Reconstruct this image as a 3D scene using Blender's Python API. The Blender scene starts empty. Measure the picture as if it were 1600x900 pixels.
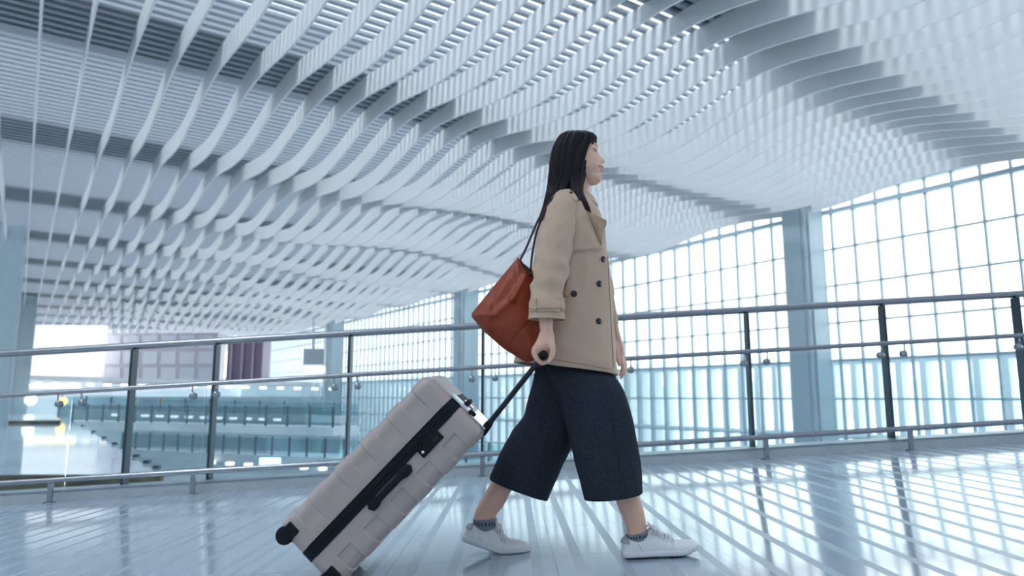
import bpy, bmesh, math, random
from mathutils import Vector, Matrix, noise
from mathutils.bvhtree import BVHTree
random.seed(7)
V = Vector
S = bpy.context.scene
COL = S.collection
# ------------------------------------------------------------------ camera
F = 1120.0
TH = math.atan(170/F)
CT, ST = math.cos(TH), math.sin(TH)
CAM = V((0, 0, 0.594))
cd = bpy.data.cameras.new('camera'); cam = bpy.data.objects.new('camera', cd); COL.objects.link(cam)
cam.location = CAM; cam.rotation_euler = (math.pi/2+TH, 0, 0)
cd.sensor_width = 36; cd.lens = F*36/1600; cd.clip_end = 2000; cd.clip_start = 0.05
cd.dof.use_dof = True; cd.dof.focus_distance = 2.75; cd.dof.aperture_fstop = 2.6
S.camera = cam
# ------------------------------------------------------------------ world, light, exposure
w = bpy.data.worlds.new('world'); S.world = w; w.use_nodes = True
nt = w.node_tree; nt.nodes.clear()
out = nt.nodes.new('ShaderNodeOutputWorld'); bg = nt.nodes.new('ShaderNodeBackground')
tc = nt.nodes.new('ShaderNodeTexCoord'); sx = nt.nodes.new('ShaderNodeSeparateXYZ'); cr = nt.nodes.new('ShaderNodeValToRGB')
mp = nt.nodes.new('ShaderNodeMapRange'); mp.inputs[1].default_value = -0.2; mp.inputs[2].default_value = 1.0
nt.links.new(tc.outputs['Generated'], sx.inputs[0]); nt.links.new(sx.outputs[2], mp.inputs[0]); nt.links.new(mp.outputs[0], cr.inputs[0])
e = cr.color_ramp.elements
e[0].position = 0.10; e[0].color = (0.86, 0.90, 0.92, 1)
e[1].position = 1.0; e[1].color = (0.84, 0.91, 0.98, 1)
x = e.new(0.30); x.color = (1.0, 0.99, 0.96, 1)
x = e.new(0.6); x.color = (0.95, 0.97, 1.0, 1)
nt.links.new(cr.outputs[0], bg.inputs[0]); bg.inputs[1].default_value = 1.35
nt.links.new(bg.outputs[0], out.inputs[0])
sd = bpy.data.lights.new('sun', 'SUN'); sun = bpy.data.objects.new('sun', sd); COL.objects.link(sun)
sd.energy = 1.3; sd.angle = math.radians(13); sd.color = (1.0, 0.96, 0.90)
sun.rotation_euler = V((0.42, 0.38, -0.80)).to_track_quat('-Z', 'Y').to_euler()
vs = S.view_settings
S.display_settings.display_device = 'sRGB'
vs.view_transform = 'Standard'; vs.look = 'None'; vs.exposure = 1.35; vs.gamma = 1; vs.use_curve_mapping = False
# ------------------------------------------------------------------ pixel to place helpers
def ray(u, v):
    d = 450-v
    return V((u-800, F*CT-d*ST, F*ST+d*CT))
def P(u, v, Y):
    r = ray(u, v); return CAM+r*(Y/r.y)
def Pz(u, v, z):
    r = ray(u, v); return CAM+r*((z-CAM.z)/r.z)
SL = 0.059                                  # the ramp rises to the right
def fz(x): return SL*x
DD = V((-0.562, 0.827, 0)); EE = V((0.827, 0.562, 0))   # along the window wall / across the hall
def H(s, t, z): return EE*s+DD*t+V((0, 0, z))
# ------------------------------------------------------------------ materials
def mat(name, col, rough=0.5, metal=0.0, nscale=None, namt=0.0, bump=0.0, bscale=200, spec=0.5, coat=0.0, aniso=None, sheen=0.0, sub=0.0, emit=0.0):
    m = bpy.data.materials.new(name); m.use_nodes = True; t = m.node_tree; b = t.nodes['Principled BSDF']
    b.inputs['Base Color'].default_value = (*col, 1); b.inputs['Roughness'].default_value = rough
    b.inputs['Metallic'].default_value = metal; b.inputs['Specular IOR Level'].default_value = spec
    b.inputs['Coat Weight'].default_value = coat; b.inputs['Sheen Weight'].default_value = sheen
    if sub: b.inputs['Subsurface Weight'].default_value = sub; b.inputs['Subsurface Radius'].default_value = (0.02, 0.008, 0.004)
    if emit: b.inputs['Emission Color'].default_value = (*col, 1); b.inputs['Emission Strength'].default_value = emit
    c = t.nodes.new('ShaderNodeTexCoord')
    mpn = t.nodes.new('ShaderNodeMapping'); t.links.new(c.outputs['Object'], mpn.inputs[0])
    if aniso: mpn.inputs['Scale'].default_value = aniso
    if nscale is None: nscale = 12; namt = max(namt, 0.03)
    n = t.nodes.new('ShaderNodeTexNoise'); n.inputs['Scale'].default_value = nscale; n.inputs['Detail'].default_value = 4
    t.links.new(mpn.outputs[0], n.inputs['Vector'])
    mx = t.nodes.new('ShaderNodeMix'); mx.data_type = 'RGBA'
    mx.inputs[6].default_value = (*[max(0, q*(1-namt)) for q in col], 1); mx.inputs[7].default_value = (*[min(1, q*(1+namt)) for q in col], 1)
    mr = t.nodes.new('ShaderNodeMapRange'); mr.inputs[1].default_value = 0.35; mr.inputs[2].default_value = 0.65
    t.links.new(n.outputs[0], mr.inputs[0]); t.links.new(mr.outputs[0], mx.inputs[0]); t.links.new(mx.outputs[2], b.inputs['Base Color'])
    if bump:
        n2 = t.nodes.new('ShaderNodeTexNoise'); n2.inputs['Scale'].default_value = bscale; n2.inputs['Detail'].default_value = 3
        t.links.new(mpn.outputs[0], n2.inputs['Vector'])
        bp = t.nodes.new('ShaderNodeBump'); bp.inputs['Strength'].default_value = bump; bp.inputs['Distance'].default_value = 0.002
        t.links.new(n2.outputs[0], bp.inputs['Height']); t.links.new(bp.outputs[0], b.inputs['Normal'])
    return m
def glassmat(name, tint, refl=0.5, dirt=0.0):
    m = bpy.data.materials.new(name); m.use_nodes = True; t = m.node_tree; t.nodes.clear()
    o = t.nodes.new('ShaderNodeOutputMaterial'); tr = t.nodes.new('ShaderNodeBsdfTransparent'); tr.inputs[0].default_value = (*tint, 1)
    g = t.nodes.new('ShaderNodeBsdfGlossy'); g.inputs['Roughness'].default_value = 0.02
    fr = t.nodes.new('ShaderNodeFresnel'); fr.inputs[0].default_value = 1.45
    mu = t.nodes.new('ShaderNodeMath'); mu.operation = 'MULTIPLY'; mu.inputs[1].default_value = refl
    mx = t.nodes.new('ShaderNodeMixShader'); t.links.new(fr.outputs[0], mu.inputs[0]); t.links.new(mu.outputs[0], mx.inputs[0])
    t.links.new(tr.outputs[0], mx.inputs[1]); t.links.new(g.outputs[0], mx.inputs[2]); last = mx
    if dirt:
        d = t.nodes.new('ShaderNodeBsdfTranslucent'); d.inputs[0].default_value = (0.9, 0.96, 1, 1)
        m2 = t.nodes.new('ShaderNodeMixShader'); n = t.nodes.new('ShaderNodeTexNoise'); n.inputs['Scale'].default_value = 0.6
        mm = t.nodes.new('ShaderNodeMath'); mm.operation = 'MULTIPLY'; mm.inputs[1].default_value = dirt*2
        t.links.new(n.outputs[0], mm.inputs[0]); t.links.new(mm.outputs[0], m2.inputs[0])
        t.links.new(mx.outputs[0], m2.inputs[1]); t.links.new(d.outputs[0], m2.inputs[2]); last = m2
    t.links.new(last.outputs[0], o.inputs[0]); return m
def floormat():
    m = bpy.data.materials.new('polished_tile'); m.use_nodes = True; t = m.node_tree; b = t.nodes['Principled BSDF']
    N = t.nodes.new; L = t.links.new
    def M(op, a, bb=None, c=None):
        n = N('ShaderNodeMath'); n.operation = op
        for i, q in enumerate((a, bb, c)):
            if q is None: continue
            if isinstance(q, (int, float)): n.inputs[i].default_value = q
            else: L(q, n.inputs[i])
        return n.outputs[0]
    c = N('ShaderNodeTexCoord'); s = N('ShaderNodeSeparateXYZ'); L(c.outputs['Object'], s.inputs[0])
    X, Y = s.outputs[0], s.outputs[1]
    # slender honed inlay strips running away from the viewer
    fr = M('FRACT', M('DIVIDE', M('ADD', X, 50.03), 0.15))
    strip = M('MULTIPLY', M('LESS_THAN', fr, 0.24), 1.0)
    def seam(q, pitch, off):
        a = M('ABSOLUTE', M('SUBTRACT', M('FRACT', M('DIVIDE', M('ADD', q, off), pitch)), 0.5))
        return M('GREATER_THAN', a, 0.5-0.0016/pitch)
    sm = M('MAXIMUM', seam(X, 0.60, 50.245), seam(Y, 0.60, 49.995+0.02))
    nz = N('ShaderNodeTexNoise'); nz.inputs['Scale'].default_value = 1.3; nz.inputs['Detail'].default_value = 5; L(c.outputs['Object'], nz.inputs['Vector'])
    n2 = N('ShaderNodeTexNoise'); n2.inputs['Scale'].default_value = 90; n2.inputs['Detail'].default_value = 2; L(c.outputs['Object'], n2.inputs['Vector'])
    m1 = N('ShaderNodeMix'); m1.data_type = 'RGBA'; m1.inputs[6].default_value = (0.36, 0.44, 0.53, 1); m1.inputs[7].default_value = (0.44, 0.52, 0.61, 1); L(nz.outputs[0], m1.inputs[0])
    m2 = N('ShaderNodeMix'); m2.data_type = 'RGBA'; m2.inputs[7].default_value = (0.36, 0.45, 0.53, 1); L(m1.outputs[2], m2.inputs[6]); L(strip, m2.inputs[0])
    m3 = N('ShaderNodeMix'); m3.data_type = 'RGBA'; m3.inputs[7].default_value = (0.07, 0.10, 0.13, 1); L(m2.outputs[2], m3.inputs[6]); L(sm, m3.inputs[0])
    L(m3.outputs[2], b.inputs['Base Color'])
    L(M('ADD', M('ADD', 0.075, M('MULTIPLY', strip, 0.24)), M('MULTIPLY', nz.outputs[0], 0.03)), b.inputs['Roughness'])
    b.inputs['IOR'].default_value = 2.5
    L(M('SUBTRACT', 0.5, M('MULTIPLY', strip, 0.28)), b.inputs['Specular IOR Level'])
    bp = N('ShaderNodeBump'); bp.inputs['Strength'].default_value = 0.02; bp.inputs['Distance'].default_value = 0.001; L(nz.outputs[0], bp.inputs['Height'])
    L(bp.outputs[0], b.inputs['Normal'])
    return m
MT = dict(
 tile=floormat(),
 hallfloor=mat('hall_floor', (0.55, 0.62, 0.68), 0.12, nscale=0.4, namt=0.08, spec=0.8),
 kerb=mat('kerb_aluminium', (0.50, 0.56, 0.60), 0.4, 0.2),
 steel=mat('brushed_steel', (0.34, 0.36, 0.39), 0.25, 1.0, nscale=40, namt=0.06),
 post=mat('dark_post', (0.035, 0.06, 0.085), 0.4, 0.0, spec=0.25),
 glass=glassmat('rail_glass', (0.91, 0.965, 0.98), 0.8),
 pane=glassmat('window_glass', (0.95, 0.99, 1.0), 0.5, 0.06),
 frame=mat('window_frame', (0.40, 0.50, 0.56), 0.4, 0.2),
 louver=mat('outer_louver', (0.80, 0.86, 0.90), 0.5),
 column=mat('column_cladding', (0.46, 0.53, 0.58), 0.45, nscale=2, namt=0.05),
 fin=mat('ceiling_fin_white', (0.72, 0.73, 0.74), 0.45, nscale=1.0, namt=0.02),
 slat=mat('ceiling_slat', (0.36, 0.40, 0.45), 0.5),
 beam=mat('ceiling_beam', (0.10, 0.13, 0.17), 0.6),
 wallp=mat('hall_wall', (0.74, 0.80, 0.84), 0.5, nscale=0.8, namt=0.06),
)
# ------------------------------------------------------------------ mesh helper
class MB:
    def __init__(s): s.v = []; s.f = []
    def add(s, vs, fs):
        b = len(s.v); s.v += [V(q) for q in vs]; s.f += [tuple(b+i for i in f) for f in fs]; return s
    def box(s, c, a, b, d):                    # centre and three half-axis vectors
        c, a, b, d = V(c), V(a), V(b), V(d)
        vs = [c+a*i+b*j+d*k for i in (-1, 1) for j in (-1, 1) for k in (-1, 1)]
        return s.add(vs, [(0, 1, 3, 2), (4, 6, 7, 5), (0, 4, 5, 1), (2, 3, 7, 6), (0, 2, 6, 4), (1, 5, 7, 3)])
    def bar(s, p, q, wd, ht, up=V((0, 0, 1))):
        p, q = V(p), V(q); d = (q-p); L = d.length; d.normalize(); r = d.cross(up).normalized(); u = r.cross(d)
        return s.box((p+q)/2, d*L/2, r*wd/2, u*ht/2)
    def tube(s, pts, rad, n=12, sub=1, cap=True):
        pts = [V(p) for p in pts]
        if not hasattr(rad, '__len__'): rad = [rad]*len(pts)
        if sub > 1: pts, rad = cat([(*p, r) for p, r in zip(pts, rad)], sub)
        up = None; rings = []
        for i, p in enumerate(pts):
            d = (pts[min(i+1, len(pts)-1)]-pts[max(i-1, 0)]).normalized()
            if up is None: up = d.orthogonal().normalized()
            up = (up-d*up.dot(d)).normalized(); r = d.cross(up)
            rings.append([p+(up*math.cos(k*2*math.pi/n)+r*math.sin(k*2*math.pi/n))*rad[i] for k in range(n)])
        if cap:
            for end in (0, -1):
                d = (pts[0]-pts[1]).normalized() if end == 0 else (pts[-1]-pts[-2]).normalized()
                c = pts[end]; r0 = rings[end]; ex = []
                for a in (30, 60, 82):
                    a = math.radians(a); ex.append([c+(q-c)*math.cos(a)+d*rad[end]*math.sin(a) for q in r0])
                if end == 0: rings = ex[::-1]+rings
                else: rings = rings+ex
        return s.rings(rings, True, True)
    def rings(s, rings, c0=True, c1=True):
        n = len(rings[0]); b = len(s.v)
        for r in rings: s.v += [V(q) for q in r]
        for i in range(len(rings)-1):
            for k in range(n):
                s.f.append((b+i*n+k, b+i*n+(k+1) % n, b+(i+1)*n+(k+1) % n, b+(i+1)*n+k))
        if c0: s.f.append(tuple(b+k for k in range(n))[::-1])
        if c1: s.f.append(tuple(b+(len(rings)-1)*n+k for k in range(n)))
        return s
    def ball(s, c, r, n=16, sc=(1, 1, 1)):
        c = V(c); rings = []
        for i in range(1, n):
            a = math.pi*i/n
            rings.append([c+V((math.cos(k*math.pi/n)*math.sin(a)*r*sc[0], math.sin(k*math.pi/n)*math.sin(a)*r*sc[1], -math.cos(a)*r*sc[2])) for k in range(2*n)])
        return s.rings(rings)
    def disc(s, c, nrm, r, h, n=20):
        c = V(c); nrm = V(nrm).normalized(); u = nrm.orthogonal().normalized(); w_ = nrm.cross(u)
        R = lambda rr, o: [c+nrm*o+(u*math.cos(k*2*math.pi/n)+w_*math.sin(k*2*math.pi/n))*rr for k in range(n)]
        return s.rings([R(r, 0), R(r, h*.7), R(r*.88, h)])
    def prism(s, pts, off):
        off = V(off); n = len(pts); pts = [V(p) for p in pts]
        return s.add(pts+[p+off for p in pts], [tuple(range(n))[::-1], tuple(range(n, 2*n))]+[(i, (i+1) % n, n+(i+1) % n, n+i) for i in range(n)])
    def bvh(s): return BVHTree.FromPolygons(s.v, s.f)
def cat(rows, sub):                             # Catmull-Rom through rows of numbers (x,y,z,...)
    out = []; n = len(rows)
    for i in range(n-1):
        a, b, c, d = rows[max(i-1, 0)], rows[i], rows[i+1], rows[min(i+2, n-1)]
        for k in range(sub):
            t = k/sub
            out.append([0.5*((2*q)+(-p+r)*t+(2*p-5*q+4*r-z)*t*t+(-p+3*q-3*r+z)*t*t*t) for p, q, r, z in zip(a, b, c, d)])
    out.append(list(rows[-1]))
    return [V(o[:3]) for o in out], [max(1e-4, o[3]) for o in out]
def crow(rows, sub):
    out = []; n = len(rows)
    for i in range(n-1):
        a, b, c, d = rows[max(i-1, 0)], rows[i], rows[i+1], rows[min(i+2, n-1)]
        for k in range(sub):
            t = k/sub
            out.append([0.5*((2*q)+(-p+r)*t+(2*p-5*q+4*r-z)*t*t+(-p+3*q-3*r+z)*t*t*t) for p, q, r, z in zip(a, b, c, d)])
    out.append(list(rows[-1])); return out
def pxloft(rows, sub=6, n=48, ex=2.2, disp=None):
    """rows: (uL, vL, uR, vR, Ycentre, halfwidthY): outline edges turned into real rings"""
    R = []
    for j, r in enumerate(crow(rows, sub)):
        a = P(r[0], r[1], r[4]); b = P(r[2], r[3], r[4]); c = (a+b)/2; h = (b-a)/2; bb = V((0, max(r[5], 1e-3), 0))
        ring = []
        for k in range(n):
            an = 2*math.pi*k/n; ca, sa = math.cos(an), math.sin(an)
            ca = math.copysign(abs(ca)**(2/ex), ca); sa = math.copysign(abs(sa)**(2/ex), sa)
            o = h*ca+bb*sa; p = c+o
            if disp: p = p+o.normalized()*disp(p, an, j/(len(rows)-1)/sub)
            ring.append(p)
        R.append(ring)
    return R
def children_origin(parent):
    o = V((0, 0, 0)); q = parent
    while q: o += V(q['_o']) if '_o' in q else q.location; q = q.parent
    return o
ORG = {}
def org(o): return ORG.get(o.name, V((0, 0, 0)))
def obj(name, mb, m, parent=None, smooth=True, at=None, auto=None, mods=None):
    me = bpy.data.meshes.new(name)
    base = org(parent) if parent else (V(at) if at else V((0, 0, 0)))
    me.from_pydata([v-base for v in mb.v], [], mb.f)
    bm = bmesh.new(); bm.from_mesh(me); bmesh.ops.recalc_face_normals(bm, faces=bm.faces)
    for f in bm.faces: f.smooth = smooth
    if smooth and auto:
        for ed in bm.edges:
            if len(ed.link_faces) == 2 and ed.calc_face_angle(0) > math.radians(auto): ed.smooth = False
    bm.to_mesh(me); bm.free()
    o = bpy.data.objects.new(name, me); COL.objects.link(o); me.materials.append(m)
    if parent: o.parent = parent
    else: o.location = base
    ORG[o.name] = base
    for k, kw in (mods or []):
        md = o.modifiers.new(k.lower(), k)
        for a, b in kw.items(): setattr(md, a, b)
    return o
def empty(name, loc):
    o = bpy.data.objects.new(name, None); COL.objects.link(o); o.location = loc; o.empty_display_size = 0.1; ORG[o.name] = V(loc); return o
def tag(o, label=None, cat_=None, group=None, kind=None):
    if label: o['label'] = label
    if cat_: o['category'] = cat_
    if group: o['group'] = group
    if kind: o['kind'] = kind
    return o
def struct(o, label, c): return tag(o, label, c, None, 'structure')
def lerp(a, b, t): return a+(b-a)*t
def sstep(a, b, x):
    if a == b: return 1.0 if x >= a else 0.0
    t = min(1, max(0, (x-a)/(b-a))); return t*t*(3-2*t)
# ================================================================== THE SETTING
RY = 5.80                                       # front of the kerb
def slab(x0, x1, y0, y1, top, th, lift=0.0):
    m = MB(); a = [(x0, y0), (x1, y0), (x1, y1), (x0, y1)]
    m.add([(x, y, fz(x)+top+lift) for x, y in a]+[(x, y, fz(x)+top-th) for x, y in a], [(0, 1, 2, 3), (7, 6, 5, 4), (0, 4, 5, 1), (1, 5, 6, 2), (2, 6, 7, 3), (3, 7, 4, 0)]); return m
struct(obj('floor', slab(-14, 14, -7, RY+0.02, 0, 0.3), MT['tile'], smooth=False), 'polished pale blue tiled ramp floor with slender strips', 'floor')
struct(obj('trim_1', slab(-14, 14, RY, RY+0.27, 0.078, 0.4), MT['kerb'], smooth=False), 'low grey metal kerb under the glass railing', 'kerb')
# lower hall and outside
m = MB(); m.box(H(-2, 60, -5.6), EE*24, DD*75, V((0, 0, .1))); struct(obj('floor', m, MT['hallfloor'], smooth=False), 'shiny lower hall floor far below the railing', 'floor')
m = MB(); m.box(H(120, 60, -6.4), EE*96, DD*300, V((0, 0, .1))); struct(obj('ground', m, mat('apron', (0.72, 0.76, 0.78), 0.7, nscale=0.05, namt=0.1), smooth=False), 'pale paved ground outside the window wall', 'ground')
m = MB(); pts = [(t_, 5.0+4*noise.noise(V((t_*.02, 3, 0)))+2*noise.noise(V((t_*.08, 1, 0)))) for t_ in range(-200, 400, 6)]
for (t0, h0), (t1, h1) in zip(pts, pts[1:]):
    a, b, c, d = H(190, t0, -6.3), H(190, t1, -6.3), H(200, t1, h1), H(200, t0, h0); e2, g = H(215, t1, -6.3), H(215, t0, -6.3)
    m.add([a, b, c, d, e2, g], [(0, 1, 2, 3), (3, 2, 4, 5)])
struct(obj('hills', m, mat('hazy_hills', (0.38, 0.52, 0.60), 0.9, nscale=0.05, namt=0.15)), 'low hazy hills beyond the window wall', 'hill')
# ---- window wall, bay by bay
PW = 22.0; MUL = 0.763; ROW = 1.23; ZE = 0.53
BAY = [(-7.3, 14.1), (14.1, 36.0), (36.0, 57.5), (57.5, 90.0)]
ZTOP = 6.72
for k, (t0, t1) in enumerate(BAY):
    root = empty('window_%d' % (k+1), H(PW, (t0+t1)/2, -5.5))
    struct(root, 'tall gridded glass window bay, number %d along the right side of the hall' % (k+1), 'window')
    root['label'] = ['tall gridded glass window wall right of the near column', 'tall gridded window wall between the near column and the next one', 'distant gridded window wall seen behind the suitcase', 'farthest gridded window wall at the end of the hall'][k]
    m = MB(); n = int((t1-t0)/MUL)
    for i in range(n+1):
        t_ = t0+(t1-t0)*i/n; m.box(H(PW, t_, 1.3), DD*.028, EE*.07, V((0, 0, 6.8)))
    rows = [ZE+ROW*q for q in range(-4, 6)]
    for z in rows:
        if z < ZTOP-0.1: m.box(H(PW, (t0+t1)/2, z), DD*((t1-t0)/2), EE*.06, V((0, 0, .03)))
    m.box(H(PW, (t0+t1)/2, ZTOP), DD*((t1-t0)/2), EE*.12, V((0, 0, .07)))
    m.box(H(PW, (t0+t1)/2, ZTOP+.42), DD*((t1-t0)/2), EE*.12, V((0, 0, .05)))
    m.box(H(PW+.1, (t0+t1)/2, ZTOP+1.35), DD*((t1-t0)/2), EE*.12, V((0, 0, .6)))
    m.box(H(PW, (t0+t1)/2, 0.53+ROW), DD*((t1-t0)/2), EE*.10, V((0, 0, .045)))
    obj('mullion_grid', m, MT['frame'], root, smooth=False)
    m = MB(); m.box(H(PW+.02, (t0+t1)/2, 1.0), DD*((t1-t0)/2), EE*.006, V((0, 0, 6.5))); obj('pane', m, MT['pane'], root, smooth=False)
    m = MB()
    for i in range(n):
        t_ = t0+(t1-t0)*(i+.5)/n; m.box(H(PW+1.5, t_, -1.9), DD*.10, EE*.22, V((0, 0, 3.6)))
    for z in (1.75, -.7, -3.1): m.box(H(PW+1.5, (t0+t1)/2, z), DD*((t1-t0)/2), EE*.25, V((0, 0, .07)))
    obj('outer_louvers', m, MT['louver'], root, smooth=False)
def column(s_, t_, w_=1.15, label='', z1=7.8):
    root = empty('column', H(s_, t_, -5.5))
    m = MB(); m.box(H(s_, t_, 1.1), DD*w_*.42, EE*w_*.55, V((0, 0, z1-1.1)))
    m2 = MB(); m2.box(H(s_, t_-w_*.42-.03, 1.1), DD*.03, EE*w_*.38, V((0, 0, z1-1.1))); m2.box(H(s_-w_*.55-.03, t_, 1.1), DD*w_*.3, EE*.03, V((0, 0, z1-1.1)))
    obj('shaft', m, MT['column'], root, smooth=False); obj('cladding_panel', m2, MT['frame'], root, smooth=False)
    return struct(root, label, 'column')
column(21.2, 13.9, 0.98, 'wide pale blue column before the window wall, right of the woman')
column(21.2, 36.0, 1.05, 'pale blue column at the window wall just left of the shoulder bag')
column(21.2, 57.5, 1.05, 'distant pale blue column at the window wall above the suitcase')
column(-0.75, 36.0, 0.85, 'grey column at the far left edge of the hall')
column(0.0, 62.0, 0.95, 'second thinner grey column at the far left, deeper in the hall')
# ---- ceiling
ZS = 7.75
def zfin(s_, t_):
    A = 0.12+0.012*max(0, s_)
    a = A*math.sin(2*math.pi*(t_-13.0-0.10*s_)/7.5)
    big = 0.32*math.sin(2*math.pi*(s_-3)/15.0)*sstep(2, 10, s_)*math.sin(2*math.pi*(t_-3)/30)
    fade = 1-0.7*sstep(17, 22, s_)
    return 6.98+a*fade+big*fade-0.36*sstep(15, 22, s_)
ceil = empty('ceiling', H(8, 35, ZS)); struct(ceil, 'high white ceiling of wavy fins under backlit slats and dark beams', 'ceiling')
m = MB(); t_ = -14.0
while t_ < 88:
    m.box(H(8, t_, ZS), EE*15.5, DD*.060, V((0, 0, .035))); t_ += .27
obj('slats', m, MT['slat'], ceil, smooth=False)
for k in range(-3, 10):
    m = MB(); t_ = 14.35+7.5*k; m.box(H(8, t_+.95, ZS+.16), EE*15.5, DD*1.0, V((0, 0, .10))); m.box(H(8, t_+.1, ZS+.4), EE*15.5, DD*.12, V((0, 0, .3)))
    obj('beam', m, MT['beam'], ceil, smooth=False)
for i in range(-7, 29):
    s_ = 0.76*i-.25; m = MB(); ts = []; t_ = -14.0
    while t_ < 88: ts.append(t_); t_ += .35 if t_ < 45 else .6
    R = []
    for t_ in ts:
        z = zfin(s_, t_); zt = min(z+0.50, ZS-.04)
        R.append([H(s_-.02, t_, z), H(s_+.02, t_, z), H(s_+.02, t_, zt), H(s_-.02, t_, zt)])
    m.rings(R); obj('fin', m, MT['fin'], ceil, smooth=True, auto=40)
m = MB(); m.box(H(8, 37, ZS+.9), EE*15.5, DD*51, V((0, 0, .01)))
obj('skylight_glass', m, glassmat('skylight_glass', (0.82, 0.86, 0.90), 0.3), ceil, smooth=False)
# ---- far end of the hall
m = MB(); m.box(H(-9, 38, 1.0), EE*.2, DD*60, V((0, 0, 7.2)))  # unseen wall, added to hold back ambient light for more contrast
struct(obj('wall_left_blocker', m, MT['wallp'], smooth=False), 'unseen pale wall added along the left side of the hall to block ambient light', 'wall')
m = MB(); m.box(H(6, -15, 1.0), EE*17, DD*.2, V((0, 0, 7.2)))  # unseen wall behind the camera, also added to cut the ambient fill
struct(obj('wall_front_blocker', m, MT['wallp'], smooth=False), 'unseen pale wall added at the near end of the hall to block ambient light', 'wall')
m = MB(); m.box(H(11, 91.2, 7.3), EE*13, DD*.2, V((0, 0, 1.2)))
m.box(H(11, 91.2, -1.2), EE*13, DD*.2, V((0, 0, 4.0)))
struct(obj('wall_back', m, MT['wallp'], smooth=False), 'pale blue wall at the far end of the hall', 'wall')
# ================================================================== BACKGROUND THINGS
def quadbox(name, u0, v0, u1, v1, Y, th, m_, at=None, parent=None):
    a, b, c, d = P(u0, v1, Y), P(u1, v1, Y), P(u1, v0, Y), P(u0, v0, Y); c.x = b.x; d.x = a.x
    mb = MB().prism([a, b, c, d], (0, th, 0)); return obj(name, mb, m_, parent, smooth=False, at=None if parent else (a+b)/2)
lit = mat('backlit_white', (1.0, 0.96, 0.97), 0.4, emit=0.22)
o = quadbox('lightbox', 24, 508, 158, 592, 62, .4, lit); tag(o, 'large bright white backlit billboard behind the railing at far left', 'lightbox')  # plain bright backlit panel with no print on it
fac = empty('facade', P(245, 600, 64)); tag(fac, 'pinkish glazed facade with fine grid, right of the bright panel', 'building')
quadbox('wall', 160, 520, 336, 600, 64, 2, mat('pink_facade', (0.72, 0.65, 0.71), 0.4), parent=fac)
for i in range(6):
    for j in range(3):
        quadbox('window', 164+i*29, 524+j*25, 187+i*29, 544+j*25, 63.9, .3, mat('facade_pane', (0.84, 0.85, 0.92), 0.15) if i+j == 0 else bpy.data.materials['facade_pane'], parent=fac)
kiosk = empty('kiosk', P(383, 600, 62)); tag(kiosk, 'dark plum coloured kiosk block beyond the second railing post', 'kiosk')
quadbox('body', 352, 531, 408, 600, 62.2, 2, mat('plum', (0.20, 0.15, 0.22), 0.4), parent=kiosk)
for k in range(3): quadbox('trim', 357+k*17, 531, 360+k*17, 600, 62, .15, mat('plum_light', (0.42, 0.33, 0.42), 0.4) if k == 0 else bpy.data.materials['plum_light'], parent=kiosk)
# sky bridge slab above eye level with lights under it
def bridge(name, pa, pb, ht, depth, label, rail=True, step=1.3, lights=0, m_=None, gl=True):
    pa, pb = V(pa), V(pb); d = (pb-pa); L = d.length; d.normalize(); nrm = V((-d.y, d.x, 0))
    if nrm.y < 0: nrm = -nrm
    root = empty(name, (pa+pb)/2); tag(root, label, 'walkway')
    obj('deck', MB().box((pa+pb)/2+nrm*depth/2-V((0, 0, ht/2)), d*L/2, nrm*depth/2, V((0, 0, ht/2))), m_ or MT['wallp'], root, smooth=False)
    if rail:
        k = int(L/step)
        for i in range(k+1):
            q = pa+d*(L*i/k); obj('post', MB().box(q+V((0, 0, .55)), d*.035, nrm*.05, V((0, 0, .55))), MT['post'], root, smooth=False)
        obj('handrail', MB().bar(pa+V((0, 0, 1.13)), pb+V((0, 0, 1.13)), .09, .06), MT['frame'], root, smooth=False)
        if gl: obj('glass', MB().box((pa+pb)/2+V((0, 0, .55))-nrm*.06, d*L/2, nrm*.006, V((0, 0, .48))), glassmat('teal_glass', (0.78, 0.90, 0.93), 0.7), root, smooth=False)
    return root, d, L, nrm
r, d, L, nrm = bridge('walkway', Pz(190, 701, -2.9), Pz(800, 728, -2.9), .5, 2.6, 'lowest glass-sided walkway seen through the railing left of the suitcase')
r, d, L, nrm = bridge('walkway', Pz(90, 657, -1.0), Pz(520, 668, -1.0), .45, 2.2, 'middle glass-sided walkway above the lowest one, left of the suitcase', step=1.6)
r, d, L, nrm = bridge('walkway', P(20, 586, 58), P(490, 597, 58), .35, 3, 'upper pale walkway slab below the pink facade and bright panel', rail=False)
r2, d, L, nrm = bridge('walkway', P(95, 640, 57), P(560, 652, 57), .5, 3, 'far glass-sided walkway under the upper pale slab', step=1.8)
# lower backdrop wall of the hall
quadbox_wall = MB().box(V((-6, 66, -2.6)), V((34, 0, 0)), V((0, .3, 0)), V((0, 0, 3.2)))
struct(obj('wall_far', quadbox_wall, mat('far_wall', (0.60, 0.72, 0.77), 0.4, nscale=0.35, namt=0.22), smooth=False), 'pale teal wall of the lower hall', 'wall')
glow = mat('warm_lamp', (1.0, 0.90, 0.84), 0.4, emit=1.0)
k = 0
for (u, v, Y) in [(60+i*27, 601+i*.5, 56) for i in range(18)]+[(180+i*23, 650+i*.7, 50) for i in range(12)]+[(330+i*29, 725+i*1.6, 46) for i in range(8)]:
    c = P(u, v, Y); o = obj('downlight', MB().disc(c+V((0, 0, .16)), (0, 0, -1), .26, .16, 14), glow, at=c)
    row = 'under the upper pale walkway slab' if Y == 56 else ('above the middle walkway' if Y == 50 else 'under the lowest walkway')
    tag(o, 'small round warm ceiling lamp in the row '+row, 'lamp', 'warm lamps '+row); k += 1
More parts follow.
